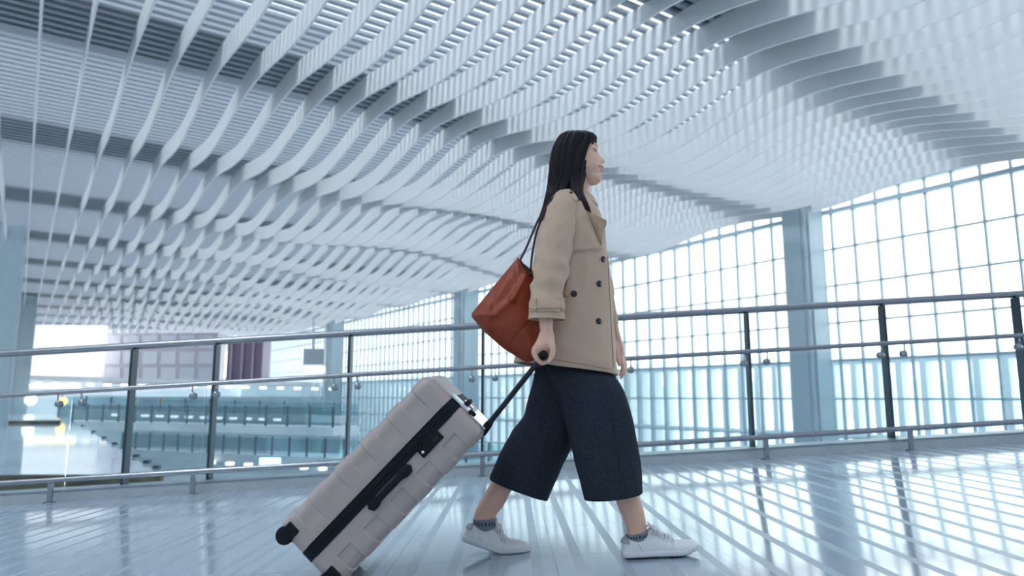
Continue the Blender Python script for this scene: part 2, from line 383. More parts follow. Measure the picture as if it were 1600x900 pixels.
o = quadbox('light_strip', 26, 600, 122, 606, 55, .3, mat('yellow_strip', (1.0, 0.86, 0.45), 0.4, emit=1.2)); tag(o, 'long yellow lit strip under the bright panel at far left', 'light strip')
o = obj('lamp', MB().ball(P(98, 627, 50), .28), mat('amber_lamp', (1.0, 0.58, 0.12), 0.4, emit=1.6), at=P(98, 627, 50)); tag(o, 'amber round lamp glowing at far left behind the railing', 'lamp')
o = obj('lamp', MB().ball(P(48, 625, 50), .36), mat('white_lamp', (0.9, 0.97, 1.0), 0.4, emit=1.6), at=P(48, 625, 50)); tag(o, 'white round lamp glowing at far left behind the railing', 'lamp')
o = quadbox('screen', 405, 724-8, 436, 724+8, 40, .2, mat('screen_cyan', (0.45, 0.85, 1.0), 0.3, emit=1.5)); tag(o, 'small cyan lit screen low behind the railing left of the suitcase', 'screen')
sg = empty('hanging_sign', P(490, 560, 48)); tag(sg, 'grey hanging information board with small lights behind the railing', 'sign')
quadbox('board', 474, 545, 506, 570, 48, .3, mat('sign_grey', (0.42, 0.47, 0.52), 0.4), parent=sg)
quadbox('light_box', 476, 572, 506, 583, 48, .3, lit, parent=sg)
obj('hanger', MB().bar(P(490, 545, 48.1), P(490, 500, 48.1), .1, .1, V((1, 0, 0))), MT['frame'], sg, smooth=False)
# landing at the left with a dark and yellow edge
lz = -0.62; BTK = .012
a, b, c, d = Pz(-260, 741, lz), Pz(250, 741, lz), Pz(112, 656, lz), Pz(-200, 656, lz)
land = empty('landing', (a+b)/2); struct(land, 'shiny landing floor at left behind the railing', 'floor')
obj('deck', MB().prism([a, b, c, d], (0, 0, -BTK)), mat('landing_tile', (0.60, 0.66, 0.74), 0.06, nscale=1, namt=0.05, spec=1.0), land, smooth=False)
for q in [Pz(112+(250-112)*f_, 656+(737-656)*f_, lz) for f_ in [.0, .12, .24, .36, .48, .6, .72, .84, .95]]:
    obj('edge_foot', MB().box(q+V((0.02, 0, .03)), (.05, 0, 0), (0, .05, 0), (0, 0, .03)), MT['post'], land, smooth=False)
obj('edge_band', MB().prism([a+V((0, -.02, -BTK)), b+V((.02, -.02, -BTK)), b+V((.02, -.02, -.42)), a+V((0, -.02, -.42))], (0, .12, 0)), mat('dark_olive', (0.07, 0.06, 0.025), 0.5, nscale=1.5, namt=0.8), land, smooth=False)
pl = empty('platform', Pz(40, 664, -.3)); tag(pl, 'further raised platform with dark yellow-topped edge at far left', 'platform')
a2, b2, c2, d2 = Pz(-60, 656, -.45), Pz(94, 656, -.45), Pz(84, 647, -.45), Pz(-60, 647, -.45)
obj('deck', MB().prism([a2, b2, c2, d2], (0, 0, -.06)), MT['hallfloor'], pl, smooth=False)
obj('edge_band', MB().prism([a2+V((0, -.03, -.06)), b2+V((0, -.03, -.06)), b2+V((0, -.03, -.42)), a2+V((0, -.03, -.42))], (0, .1, 0)), bpy.data.materials['dark_olive'], pl, smooth=False)
# ================================================================== RAILING
rail = empty('railing', (0, RY+.1, 0)); tag(rail, 'steel and glass balustrade with dark flat posts along the ramp behind the woman', 'railing')
YP, YG = 5.98, 5.80
def railz(u, v, Y): return P(u, v, Y)
def along(Y, z0, r, name, wd=0, ht=0):
    a, b = V((-13, Y, fz(-13)+z0)), V((13, Y, fz(13)+z0))
    mb = MB()
    if wd: mb.bar(a, b, wd, ht)
    else: mb.tube([a, V((-4, Y, fz(-4)+z0)), V((4, Y, fz(4)+z0)), b], r, 16)
    return obj(name, mb, MT['steel'], rail)
ZT = P(800, 506, YP).z; ZM = P(800, 571, YG-.02).z; ZB = P(800, 706.5, RY-.1).z
along(YP, ZT, .030, 'top_rail'); along(YG-.02, ZM, .019, 'middle_rail'); along(RY-.12, ZB, .021, 'lower_rail')
PX = [-305, -92, 205, 335, 545, 754, 960, 1172, 1388, 1602, 1820]
for u in PX:
    Xp = P(u, 620, YP).x; z0 = fz(Xp)+.05
    mb = MB().box((Xp, YP, (z0+fz(Xp)+ZT)/2-.015), (.011, 0, 0), (0, .045, 0), (0, 0, (fz(Xp)+ZT-z0)/2-.015))
    o = obj('post', mb, MT['post'], rail, smooth=False)
    obj('bracket', MB().tube([V((Xp, YP, fz(Xp)+ZM)), V((Xp, YG-.02, fz(Xp)+ZM))], .009, 8), MT['steel'], rail)
for i, u in enumerate([-360, -140, 85, 305, 530, 754, 975, 1197, 1424, 1650]):
    Xs = P(u, 700, RY-.12).x
    mb = MB().box((Xs, RY-.12, (fz(Xs)+fz(Xs)+ZB)/2), (.018, 0, 0), (0, .010, 0), (0, 0, ZB/2)); mb.box((Xs, RY-.12, fz(Xs)+.003), (.035, 0, 0), (0, .03, 0), (0, 0, .004))
    obj('stanchion', mb, MT['steel'], rail, smooth=False)
J = [P(u, 600, YG).x for u in (-315, -100, 113, 321, 541, 755.5, 968, 1182, 1398, 1616, 1830)]
for a, b in zip(J, J[1:]):
    a += .008; b -= .008; z0, z1 = .06, ZM-.04
    g = MB().prism([(a, YG, fz(a)+z0), (b, YG, fz(b)+z0), (b, YG, fz(b)+z1), (a, YG, fz(a)+z1)], (0, .010, 0))
    go = obj('glass_panel', g, MT['glass'], rail, smooth=False)
    for q in (a+.085, b-.085):
        zc = fz(q)+ZM-.092
        cm = MB().disc((q, YG+.001, zc), (0, -1, 0), .027, .020); cm.disc((q, YG+.011, zc), (0, 1, 0), .027, .018); cm.bar((q, YG-.01, zc), (q, YG-.02, fz(q)+ZM), .012, .008, V((1, 0, 0)))
        obj('glass_clamp', cm, MT['steel'], go)
for u in (90,): pass
# upper glass between middle and top rail
# ================================================================== SUITCASE
SM = dict(shell=mat('case_shell', (0.46, 0.385, 0.365), 0.33, 0.1, nscale=300, namt=0.04, spec=0.5),
          black=mat('case_black', (0.010, 0.013, 0.020), 0.5, bump=0.15, bscale=900, spec=0.15), rub=mat('rubber', (0.012, 0.014, 0.018), 0.6, spec=0.15),
          chrome=mat('chrome', (0.75, 0.78, 0.80), 0.12, 1.0), alu=mat('handle_black', (0.015, 0.02, 0.03), 0.35, 0.0, spec=0.3))
LL, TT, WW = 0.728, 0.292, 0.37
yn = 2.49
cface = P(594.5, 751, yn-.01)
al = math.radians(46.0)
axl = V((math.cos(al), -.06, math.sin(al))).normalized(); axw = V((math.sin(al), 0, -math.cos(al))); axy = axw.cross(axl).normalized()
if axy.y < 0: axy = -axy
cc = cface+axy*(WW/2)
def C(l, w_, y): return cc+axl*l+axw*w_+axy*y
case = empty('suitcase', C(-LL/2, TT/2, 0)); tag(case, 'large mauve grey hard-shell suitcase tilted on its wheels, pulled by the woman', 'suitcase')
def face_lw(u, v):
    r = ray(u, v); n = axy; q = CAM+r*((cface-CAM).dot(n)/r.dot(n)); d = q-cc; return d.dot(axl), d.dot(axw)
def rbox(hl, hw0, hw1, hy, rad, nl, nw, ny, dispf=None):
    """rounded box, w from hw0 to hw1"""
    mb = MB(); cw = (hw0+hw1)/2; hw = (hw1-hw0)/2
    for fix in range(3):
        for sg_ in (-1, 1):
            n1, n2 = [(nw, ny), (nl, ny), (nl, nw)][fix]
            b0 = len(mb.v)
            for i in range(n1+1):
                for j in range(n2+1):
                    a = -1+2*i/n1; b = -1+2*j/n2
                    l, w_, y = [(sg_, a, b), (a, sg_, b), (a, b, sg_)][fix]
                    l *= hl; w_ *= hw; y *= hy
                    mb.v.append((l, w_, y))
            for i in range(n1):
                for j in range(n2):
                    q = b0+i*(n2+1)+j; mb.f.append((q, q+1, q+n2+2, q+n2+1))
    nv = []
    for l, w_, y in mb.v:
        # outer side rounded, zip side square
        def cl(x, h): return max(-h+rad, min(h-rad, x))
        ql, qy = cl(l, hl), cl(y, hy)
        if dispf[0] > 0: qw = min(w_, hw-rad)
        elif dispf[0] < 0: qw = max(w_, -hw+rad)
        else: qw = w_
        d = V((l-ql, w_-qw, y-qy)); q = V((ql, qw, qy))
        if d.length > 1e-9:
            p = q+d.normalized()*rad; nn = d.normalized()
        else: p = V((l, w_, y)); nn = V((0, 0, 0))
        p.y += cw; dep = dispf[1](p, nn) if dispf[1] else 0
        p = p-nn*dep; nv.append(C(*p))
    mb.v = nv; return mb
gt, gb = face_lw(640, 608)[0], face_lw(620, 630)[0]; ht, hb = face_lw(709.4, 675.5)[0], face_lw(689, 696.5)[0]
GL = [(gt+gb)/2-.1255*i for i in range(5)]; GRr = [(ht+hb)/2-.1255*i for i in range(5)]      # recess centres along the length
HL, HR_ = (gt-gb)/2, (ht-hb)/2
def recess(p, nn):
    l, w_, y = p; aw = abs(w_); dep = 0
    inn = sstep(.040, .085, aw) if w_ < 0 else sstep(.069, .0725, aw)
    for g in (GL if w_ < 0 else GRr):
        hh = HL if w_ < 0 else HR_
        dep = max(dep, 1-sstep(hh-.0014, hh+.0014, abs(l-g)))
    return .0050*dep*inn
for sg_ in (-1, 1):
    lo, hi = (-TT/2, -.021) if sg_ < 0 else (.021, TT/2)
    mb = rbox(LL/2, lo, hi, WW/2, .042, 430, 60, 60, (sg_, recess))
    obj('shell', mb, SM['shell'], case, mods=[('WELD', dict(merge_threshold=0.0002))])
mb = rbox(LL/2+.001, -.0212, .0212, WW/2+.0015, .042, 60, 6, 40, (0, None)); zp = obj('zip_band', mb, SM['black'], case)
for y_, r_ in ((-WW/2-.002, .0022),):
    for ww_ in (-.0205, .0205, 0):
        obj('piping' if ww_ else 'zip_teeth', MB().tube([C(-LL/2+.04, ww_, y_), C(LL/2-.04, ww_, y_)], r_ if ww_ else .0028, 8), SM['rub'], zp)
# side handle
l0, w0 = face_lw(577, 795); l1, w1 = face_lw(642, 727); wh = (w0+w1)/2
lm = (l0+l1)/2; yo = -WW/2
R = []
for i in range(25):
    f_ = i/24; l = l0+(l1-l0)*f_-0
    e_ = abs(f_-.5)*2; hw_ = (.0125+.0065*sstep(.45, .7, e_))*math.sqrt(max(0.02, 1-max(0, (e_-.86)/.14)**2)); lift = .016-.010*sstep(.55, 1, e_)
    R.append([C(l, wh+hw_*math.cos(a), yo-lift-.005*math.sin(a)*1.2) for a in [k*math.pi/6 for k in range(12)]])
sh = obj('side_handle', MB().rings(R), SM['black'], case)
mb = MB()
for q in (l0+.012, l1-.012): mb.box(C(q+(.012 if q < lm else -.012), wh, yo-.004), axl*.010, axw*.012, axy*.006)
obj('handle_mount', mb, SM['rub'], sh, smooth=False)
# combination lock
la, wa = face_lw(660, 706); lb, wb = face_lw(684, 684); wl = (wa+wb)/2
mb = MB().box(C((la+lb)/2+.003, wl, yo-.003), axl*((lb-la)/2+.014), axw*.0165, axy*.005)
lk = obj('lock', mb, SM['rub'], case, smooth=False, mods=[('BEVEL', dict(width=.003, segments=3))])
obj('key_ring', MB().disc(C(la+.002, wl, yo-.0078), -axy, .0055, .002), SM['chrome'], lk)
obj('dial', MB().box(C(lb-.006, wl, yo-.0085), axl*.011, axw*.006, axy*.0015), SM['alu'], lk, smooth=False)
mb = MB()
for q in (-.005, .006): mb.tube([C(la+.012+q, .0, yo-.006), C(la+.006+q, .012, yo-.012), C(la+.002+q*.5, wl-.012, yo-.012)], .0034, 8, 3)
obj('zip_puller', mb, SM['rub'], lk)
# top carry handle and fittings
mb = MB()
for yy in (-.135, -.02): mb.box(C(LL/2+.004, .032, yy), axl*.006, axw*.022, axy*.016)
ch = obj('carry_handle', MB().tube([C(LL/2+.004, .028, -.13), C(LL/2+.018, .028, -.115), C(LL/2+.022, .028, -.07), C(LL/2+.018, .028, -.03), C(LL/2+.004, .028, -.015)], .0085, 10, 4), SM['rub'], case)
obj('handle_mount', mb, SM['chrome'], ch, smooth=False, mods=[('BEVEL', dict(width=.003, segments=3))])
obj('latch', MB().box(C(LL/2+.004, 0.0, -.15), axl*.005, axw*.032, axy*.014).box(C(LL/2+.004, 0.0, -.11), axl*.004, axw*.026, axy*.010), SM['chrome'], case, smooth=False, mods=[('BEVEL', dict(width=.003, segments=3))])
obj('lock_button', MB().box(C(LL/2+.008, .066, -.15), axl*.007, axw*.013, axy*.011), SM['rub'], case, smooth=False, mods=[('BEVEL', dict(width=.003, segments=3))])
obj('top_rail', MB().box(C(LL/2+.001, .10, -.03), axl*.002, axw*.034, axy*.13), SM['chrome'], case, smooth=False)
# telescopic handle
HY = 2.605
gp = P(849, 555, HY)
hb0 = None
dg = gp-cc; hl_, hw2, hy2 = dg.dot(axl), dg.dot(axw), dg.dot(axy)
for k, off in enumerate((-.035, .035)):
    a = C(LL/2-.02, TT/2-.012, hy2*.3+off*1.2); b = gp+axy*off
    dirn = (b-a).normalized(); aa = a
    ob = obj('telescopic_bar', MB().tube([aa, lerp(aa, b, .5), b-dirn*.012], .0098, 12).tube([lerp(aa, b, .47), b-dirn*.01], .0075, 12), SM['alu'], case)
    obj('bar_socket', MB().tube([a-dirn*.005, a+dirn*.028], [.017, .013], 12), SM['rub'], ob)
obj('grip', MB().tube([gp-axy*.060, gp-axy*.056, gp+axy*.046, gp+axy*.05], [.013, .0165, .0165, .013], 18), SM['rub'], case)
# wheels
def wheel(u, v, yoff, l=None, w_=None):
    if u: l, w_ = face_lw(u, v)
    root = obj('wheel_housing', MB().box(C(-LL/2+.026, (abs(w_)-.004)*(1 if w_ > 0 else -1), yoff-(.004 if yoff < 0 else -.004)), axl*.030, axw*.024, axy*.030).ball(C(-LL/2-.006, w_, yoff), .026, 10), SM['rub'], case, mods=[('BEVEL', dict(width=.006, segments=3))], auto=50)
    c = C(l, w_, yoff)
    for dy in (-.013, .013):
        mb = MB(); n = 28; rr = .031
        R = [[c+axy*(dy+o_)+(axl*math.cos(a)+axw*math.sin(a))*q for a in [2*math.pi*k/n for k in range(n)]] for o_, q in ((-.009, rr*.3), (-.009, rr*.55), (-.0085, rr*.6), (-.0085, rr*.8), (-.006, rr), (.006, rr), (.009, rr*.8), (.009, rr*.3))]
        obj('wheel', mb.rings(R), SM['rub'], root)
    return l, w_
wl_, ww_ = face_lw(443, 838)
0 and print('WHEEL', wl_+LL/2, ww_, C(wl_, -ww_, -WW/2+.028), fz(C(wl_, -ww_, 0).x))
for w_s in (ww_, -ww_):
    for yy in (-WW/2+.028, WW/2-.028): wheel(None, None, yy, wl_, w_s)
# ================================================================== WOMAN
YB = 2.80
SK = mat('skin', (0.82, 0.50, 0.37), 0.42, nscale=25, namt=0.05, sub=0.06, bump=0.05, bscale=400)
BM = {}
body = MB()
def bl(rows, **k):
    global body; body.rings(pxloft(rows, **k))
# --- torso, legs (hidden parts keep the figure whole)
bl([(892, 300, 918, 302, YB, .05), (874, 312, 920, 316, YB, .10), (866, 335, 930, 335, YB, .13), (860, 380, 930, 380, YB, .13), (852, 430, 932, 430, YB, .125), (850, 480, 935, 480, YB, .12), (848, 530, 935, 530, YB, .105), (852, 575, 932, 575, YB, .095), (865, 595, 915, 595, YB, .07)], sub=4, n=32)
bl([(872, 560, 935, 560, 2.76, .065), (890, 620, 962, 620, 2.72, .072), (915, 680, 973, 680, 2.70, .058), (935, 730, 984, 728, 2.68, .050), (957, 770, 997, 769, 2.67, .047), (967, 796, 1004, 793, 2.67, .040), (977, 818, 1009, 814, 2.67, .033), (980, 836, 1010, 831, 2.67, .030), (986, 852, 1010, 850, 2.67, .022)], sub=4, n=28)
bl([(852, 560, 912, 565, 2.85, .065), (832, 620, 898, 632, 2.88, .070), (815, 668, 866, 692, 2.89, .056), (790, 712, 832, 730, 2.90, .050), (768, 752, 801, 764, 2.90, .046), (754, 777, 788, 788, 2.90, .040), (743, 797, 777, 803, 2.90, .034), (740.5, 812, 774, 812, 2.90, .031), (748, 828, 774, 829, 2.90, .022)], sub=4, n=28)
# neck
body.tube([P(900, 316, YB), P(904, 298, YB), P(907, 278, YB)], [.056, .046, .045], 20, 3)
# head
HC = P(903, 250, YB)
pxm = 1/386.0
prof = [  # v, front, back, half width, exponent
 (293, 22, 8, .010), (291.5, 29, 2, .022), (288, 34, -8, .026), (284, 35.4, -17, .033), (278.5, 33.2, -26, .043), (274, 36.0, -29, .050), (270, 36.5, -31, .059), (266, 38, -33, .062),
 (262, 35.5, -35, .065), (256, 35.0, -37, .067), (250, 34, -38, .069), (244, 32.3, -39, .071), (240, 32.5, -39, .072), (236, 33.5, -39, .072), (230, 32, -38, .073), (224, 29, -36, .071), (217, 22, -30, .062), (212, 12, -19, .042), (210, 2, -8, .015)]
head = []
for r in crow(prof, 5):
    z = (250-r[0])*pxm*1.01; fr, bk, hw = r[1]*pxm, r[2]*pxm, max(r[3], .004); ring = []
    cx = (fr+bk)/2+ (fr-bk)*.08; n = 72
    for k in range(n):
        a = 2*math.pi*k/n; c_, s_ = math.cos(a), math.sin(a)
        ex = 2.35; c2 = math.copysign(abs(c_)**(2/ex), c_); s2 = math.copysign(abs(s_)**(2/ex), s_)
        xx = cx+(fr-cx if c_ > 0 else cx-bk)*c2; yy = hw*s2; vv = r[0]
        if c_ > 0:
            # nose, sockets, cheeks
            nb = 0
            if 236 < vv < 262.5: nb = (sstep(236, 260, vv)**1.7)*(1-sstep(258.6, 262.2, vv))*7.3*pxm
            sig = lerp(.0055, .0095, sstep(240, 256, vv)); xx += nb*math.exp(-(yy/sig)**2)
            al_ = math.exp(-((abs(yy)-.0125)/.006)**2)*math.exp(-((vv-258)/3.2)**2); xx += .004*al_
            so = math.exp(-((abs(yy)-.030)/.015)**2)*math.exp(-((vv-243.5)/5)**2); xx -= .0055*so
            ck = math.exp(-((abs(yy)-.040)/.018)**2)*math.exp(-((vv-257)/7)**2); xx += .004*ck
            lp = math.exp(-(yy/.02)**2)*(math.exp(-((vv-266.8)/2.0)**2)*.9+math.exp(-((vv-273.2)/2.1)**2)*.9-1.3*math.exp(-((vv-270)/1.1)**2)); xx += .0028*lp
        ring.append(V((xx, yy, z)))
    head.append(ring)
yaw = Matrix.Rotation(math.radians(-17), 3, 'Z')@Matrix.Rotation(math.radians(-2), 3, 'Y')
def HW(p): return HC+yaw@V(p)
hm = MB().rings(head); hbv = hm.bvh()
body.rings([[HW(p) for p in r] for r in head])
def fsurf(y, v, off=0):
    q = hbv.ray_cast(V((.3, y, (250-v)*pxm*1.01)), V((-1, 0, 0)))
    return HW(q[0]+V((off, 0, 0)))
# --- right forearm and hand closed on the grip
HR = .0105
body.tube([P(884, 330, 2.67), P(866, 395, 2.625), P(854, 460, 2.585), P(853, 500, 2.57), P(854, 519, 2.57)], [.040, .038, .034, .026, .0225], 18, 4)
yk = HY-.045+.006
def fing(pts, r, n=12): body.tube([P(u, v, y) for u, v, y in pts], r, n, 4)
body.rings(pxloft([(845, 514, 863, 514, 2.575, .024), (842, 522, 866, 524, 2.578, .028), (838, 532, 867, 534, 2.585, .036), (833, 541, 866, 541, 2.59, .040), (831, 548, 862, 548, 2.594, .038), (833, 554, 859, 552, 2.596, .034)], sub=4, n=24, ex=2.6))
for k in range(4):
    y = yk+.0225*k; kl = [1.0, 1.06, 1.0, .86][k]; dx = [0, -1, -.5, 1][k]
    fing([(840+dx, 540, y), (835.5+dx, 548, y), (837.5+dx, 557, y), (843, 563.5+1.5*kl, y), (850, 565.5+1.5*kl, y), (856, 562, y)], [.0108, .0108, .0098, .0092, .0088, .0076])
# thumb: leaves the side of the palm and closes on the index side
fing([(857, 528, 2.570), (862, 538, 2.556), (863.5, 548, 2.552), (861.5, 557, 2.550), (857.5, 564.5, 2.550)], [.0150, .0130, .0108, .0098, .0078])
# --- left arm, hand relaxed beyond the body
YLh = 2.99
body.tube([P(905, 330, 2.95), P(915, 400, 2.98), P(935, 460, 3.0), P(955, 505, 3.0), P(963, 532, YLh)], [.043, .040, .036, .026, .021], 18, 4)
body.rings(pxloft([(957, 526, 969, 524, YLh, .022), (958, 535, 972, 533, YLh, .026), (960, 547, 975, 544, YLh, .034), (962, 556, 975, 554, YLh, .036), (964, 561, 974, 560, YLh, .030)], sub=4, n=24, ex=2.5))
for k in range(4):
    y = YLh-.03+.021*k; L_ = [.9, 1.0, .95, .8][k]; sx_ = [-1.5, 0, 1.5, 2.5][k]
    fing([(969+sx_*.5, 553, y), (972.5+sx_, 553+12*L_, y), (974.5+sx_, 553+23*L_, y), (973+sx_, 553+31*L_, y), (970.5+sx_, 553+37*L_, y)], [.0100, .0092, .0084, .0078, .0062])
fing([(961, 537, YLh-.026), (962.5, 549, YLh-.036), (965, 560, YLh-.040), (967.5, 570, YLh-.038)], [.0115, .0105, .0092, .0072])
person = obj('person', body, SK, at=P(900, 868, YB), mods=[('REMESH', dict(mode='VOXEL', voxel_size=0.0026, use_smooth_shade=True)), ('SMOOTH', dict(factor=0.5, iterations=3))])
tag(person, 'dark-haired woman in beige trench coat and dark culottes walking right, pulling a suitcase', 'person')
# --- eyes, brows, lips
for sd_ in (-1, 1):
    c = fsurf(.029*sd_, 243.2, -.0070); eb = obj('eye', MB().ball(c, .0098, 12, (1, 1.15, .52)), mat('eye_white', (0.62, 0.58, 0.57), 0.2) if sd_ < 0 else bpy.data.materials['eye_white'], person)
    look = (yaw@V((1, .0, .02))).normalized()
    obj('iris', MB().ball(c+look*.0052-V((0, .0012, 0)), .0052, 10, (1, 1, .85)), mat('iris_dark', (0.02, 0.012, 0.01), 0.08) if sd_ < 0 else bpy.data.materials['iris_dark'], eb)
    pts = [fsurf(sd_*(.014+.033*i/8), 242.2-1.7*math.sin(math.pi*(i/8*.85+.1)), .0018) for i in range(9)]
    obj('eyelash', MB().tube(pts, [.0006]+[.0012]*7+[.0008], 8), mat('lash', (0.012, 0.01, 0.01), 0.5) if sd_ < 0 else bpy.data.materials['lash'], person)
    pts = [fsurf(sd_*(.013+.036*i/8), 235.2-2.0*math.sin(math.pi*(i/8*.8)), .0003) for i in range(9)]
    obj('eyebrow', MB().tube(pts, [.0008, .0014, .0015, .0015, .0014, .0012, .001, .0008, .0005], 8), mat('brow', (0.05, 0.032, 0.028), 0.7) if sd_ < 0 else bpy.data.materials['brow'], person)
LIP = mat('lip_rose', (0.52, 0.16, 0.15), 0.3)
mb = MB()
for vv, rr, bow in ((267.2, .0026, -.2), (272.8, .0032, .8)):
    pts = []
    for i in range(13):
        y = -.023+.046*i/12; e_ = abs(y)/.023; pts.append(fsurf(y*1.38, vv+(269.0-vv)*e_**2-2.6*e_**2+ (bow if e_ < .2 else 0)*.4, -.0004))
    mb.tube(pts, [rr*(.25+.75*math.sqrt(max(0, 1-(abs(i-6)/6)**2))) for i in range(13)], 8)
lips = obj('lips', mb, LIP, person)
pts = [fsurf(-.023+.046*i/8, 270.3-1.3*(abs(i-4)/4)**2, -.0006) for i in range(9)]
obj('teeth', MB().tube(pts, .0027, 8), mat('tooth', (0.9, 0.88, 0.86), 0.2), lips)
# --- hair
def hairdisp(p, an, f_): return .0022*math.sin(an*23+3*noise.noise(p*14))+.0016*math.sin(an*57+f_*3)+.003*noise.noise(p*30)*.5
HB = mat('hair_black', (0.007, 0.005, 0.007), 0.36, aniso=(1, 1, .06), nscale=300, namt=0.5, bump=0.5, bscale=500, spec=0.22)
hm2 = MB()
hr = [(893, 208.3, 911, 208.3, YB, .022), (882, 210.5, 921, 211, YB, .052), (874, 215, 930, 217.5, YB, .074), (868.5, 222, 931, 226, YB, .083), (864, 232, 927, 236, YB, .087), (861, 243, 923, 245, YB, .089), (859, 257, 919, 258, YB, .090), (857.5, 274, 916, 275, YB, .089), (856, 287, 912.5, 289, YB, .087), (854, 300, 909, 301, YB, .088), (851, 312, 903, 313, YB-.01, .088), (848, 325, 894, 326, YB-.01, .085), (844, 337, 880, 340, YB-.005, .078), (842, 349, 868, 353, YB, .06)]
hm2.rings(pxloft(hr, sub=6, n=150, ex=3.1, disp=hairdisp))
hair = obj('hair', hm2, HB, person)
lk2 = MB()
lk2.rings(pxloft([(886, 256, 910, 258, 2.765, .018), (888, 280, 911.5, 283, 2.728, .022), (892, 298, 911, 300, 2.685, .024), (897, 311, 915, 311, 2.660, .022), (901, 323, 920, 322, 2.648, .019), (904, 334, 923, 333, 2.648, .015), (911, 343, 922.5, 343, 2.655, .009), (919, 349, 921, 349, 2.66, .002)], sub=7, n=70, ex=2.2, disp=lambda p, an, f_: .0016*math.sin(an*13+4*noise.noise(p*9))+.0009*math.sin(an*29+f_*4)))
for j, (dx, e_) in enumerate([(-4, 341), (-1, 346), (2, 350), (3.5, 338)]):
    lk2.tube([P(905+dx, 312, 2.640), P(909+dx, 326, 2.634), P(914+dx*.8, e_-8, 2.637), P(919+dx*.5, e_, 2.645)], [.002, .0032, .0026, .0008], 7, 5)
obj('hair_lock', lk2, HB, hair)
# --- trench coat
def ridged(q): return (1-min(1, abs(noise.noise(q))*3.2))**2
def folds(p, an, f_):
    q = V((p.x*5+p.z*3, p.y*5, p.z*2.4)); rr_ = ridged(q)*.0055*sstep(.12, .3, f_)
    q2 = V((p.x*11-p.z*5, p.y*8, p.z*6)); rr_ += ridged(q2)*.0025*sstep(.1, .3, f_)
    return rr_*1.4+folds0(p, an, f_)*1.25
def folds0(p, an, f_):
    q = V((p.x*7, p.y*7, p.z*3.2)); r_ = noise.noise(q)*.009+noise.noise(q*2.3+V((3, 1, 0)))*.0045+noise.noise(q*5+V((0, 7, 0)))*.0018
    return r_
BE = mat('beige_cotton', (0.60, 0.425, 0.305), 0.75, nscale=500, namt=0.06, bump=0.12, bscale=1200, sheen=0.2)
BED = mat('coat_lining', (0.22, 0.13, 0.10), 0.7)
ct = MB()
CR = [(884, 300, 914, 307, YB, .056), (873, 303, 917, 313, YB, .105), (859, 311, 923, 324, YB, .148), (850, 326, 932, 337, YB, .167), (844, 350, 939, 356, YB, .172), (840, 385, 943, 388, YB, .170), (837, 420, 947, 420, YB, .165), (833, 460, 952, 462, YB, .160), (825, 505, 957, 508, YB, .160), (814, 540, 961, 550, YB, .162), (804, 566, 966, 587, YB, .165)]
ct.rings(pxloft(CR, sub=7, n=110, ex=2.3, disp=folds), False, False)
coat = obj('trench_coat', ct, BE, person, mods=[('SOLIDIFY', dict(thickness=.004, offset=-1))])
def slfold(p, an, f_):
    q = V((p.x*9, p.y*9, p.z*9)); return ridged(V((p.x*9+p.z*4, p.y*7, p.z*8)))*.005+noise.noise(q)*.006+.0035*math.sin(p.z*85+an*2+4*noise.noise(p*6))*sstep(.30, .5, f_)*(1-sstep(.8, .86, f_))+noise.noise(q*3)*.002
SR = [(884, 301, 900, 306, 2.70, .030), (868, 309, 903, 318, 2.665, .050), (856, 325, 901, 330, 2.645, .058), (846, 357, 898, 360, 2.628, .060), (839, 392, 892, 395, 2.612, .060), (834, 430, 884, 436, 2.598, .060), (831, 455, 878, 455, 2.590, .058), (828, 468, 881, 468, 2.585, .060), (827, 484, 882.5, 484, 2.583, .061), (827, 499, 883, 500.5, 2.582, .062)]
sl = MB(); sl.rings(pxloft(SR, sub=7, n=64, ex=2.15, disp=slfold), True, False)
sleeve = obj('sleeve', sl, BE, coat, mods=[('SOLIDIFY', dict(thickness=.003, offset=-1))])
SL2 = [(890, 306, 925, 312, 2.93, .045), (885, 330, 930, 332, 2.965, .055), (895, 380, 940, 378, 2.985, .056), (908, 430, 950, 420, 3.0, .056), (922, 470, 957, 455, 3.0, .054), (935, 505, 962, 486, 3.0, .052), (944, 525, 966, 506, 3.0, .05)]
s2 = MB(); s2.rings(pxloft(SL2, sub=6, n=48, ex=2.1, disp=slfold), True, False)
obj('sleeve', s2, BE, coat, mods=[('SOLIDIFY', dict(thickness=.003, offset=-1))])
cbv = ct.bvh(); sbv = sl.bvh()
def hit(bv, u, v, off=0.0):
    r = ray(u, v).normalized(); h = bv.ray_cast(CAM, r)
    if h[0] is None: return None
    n = h[1]
    if n.dot(r) > 0: n = -n
    return h[0]+n*off, n
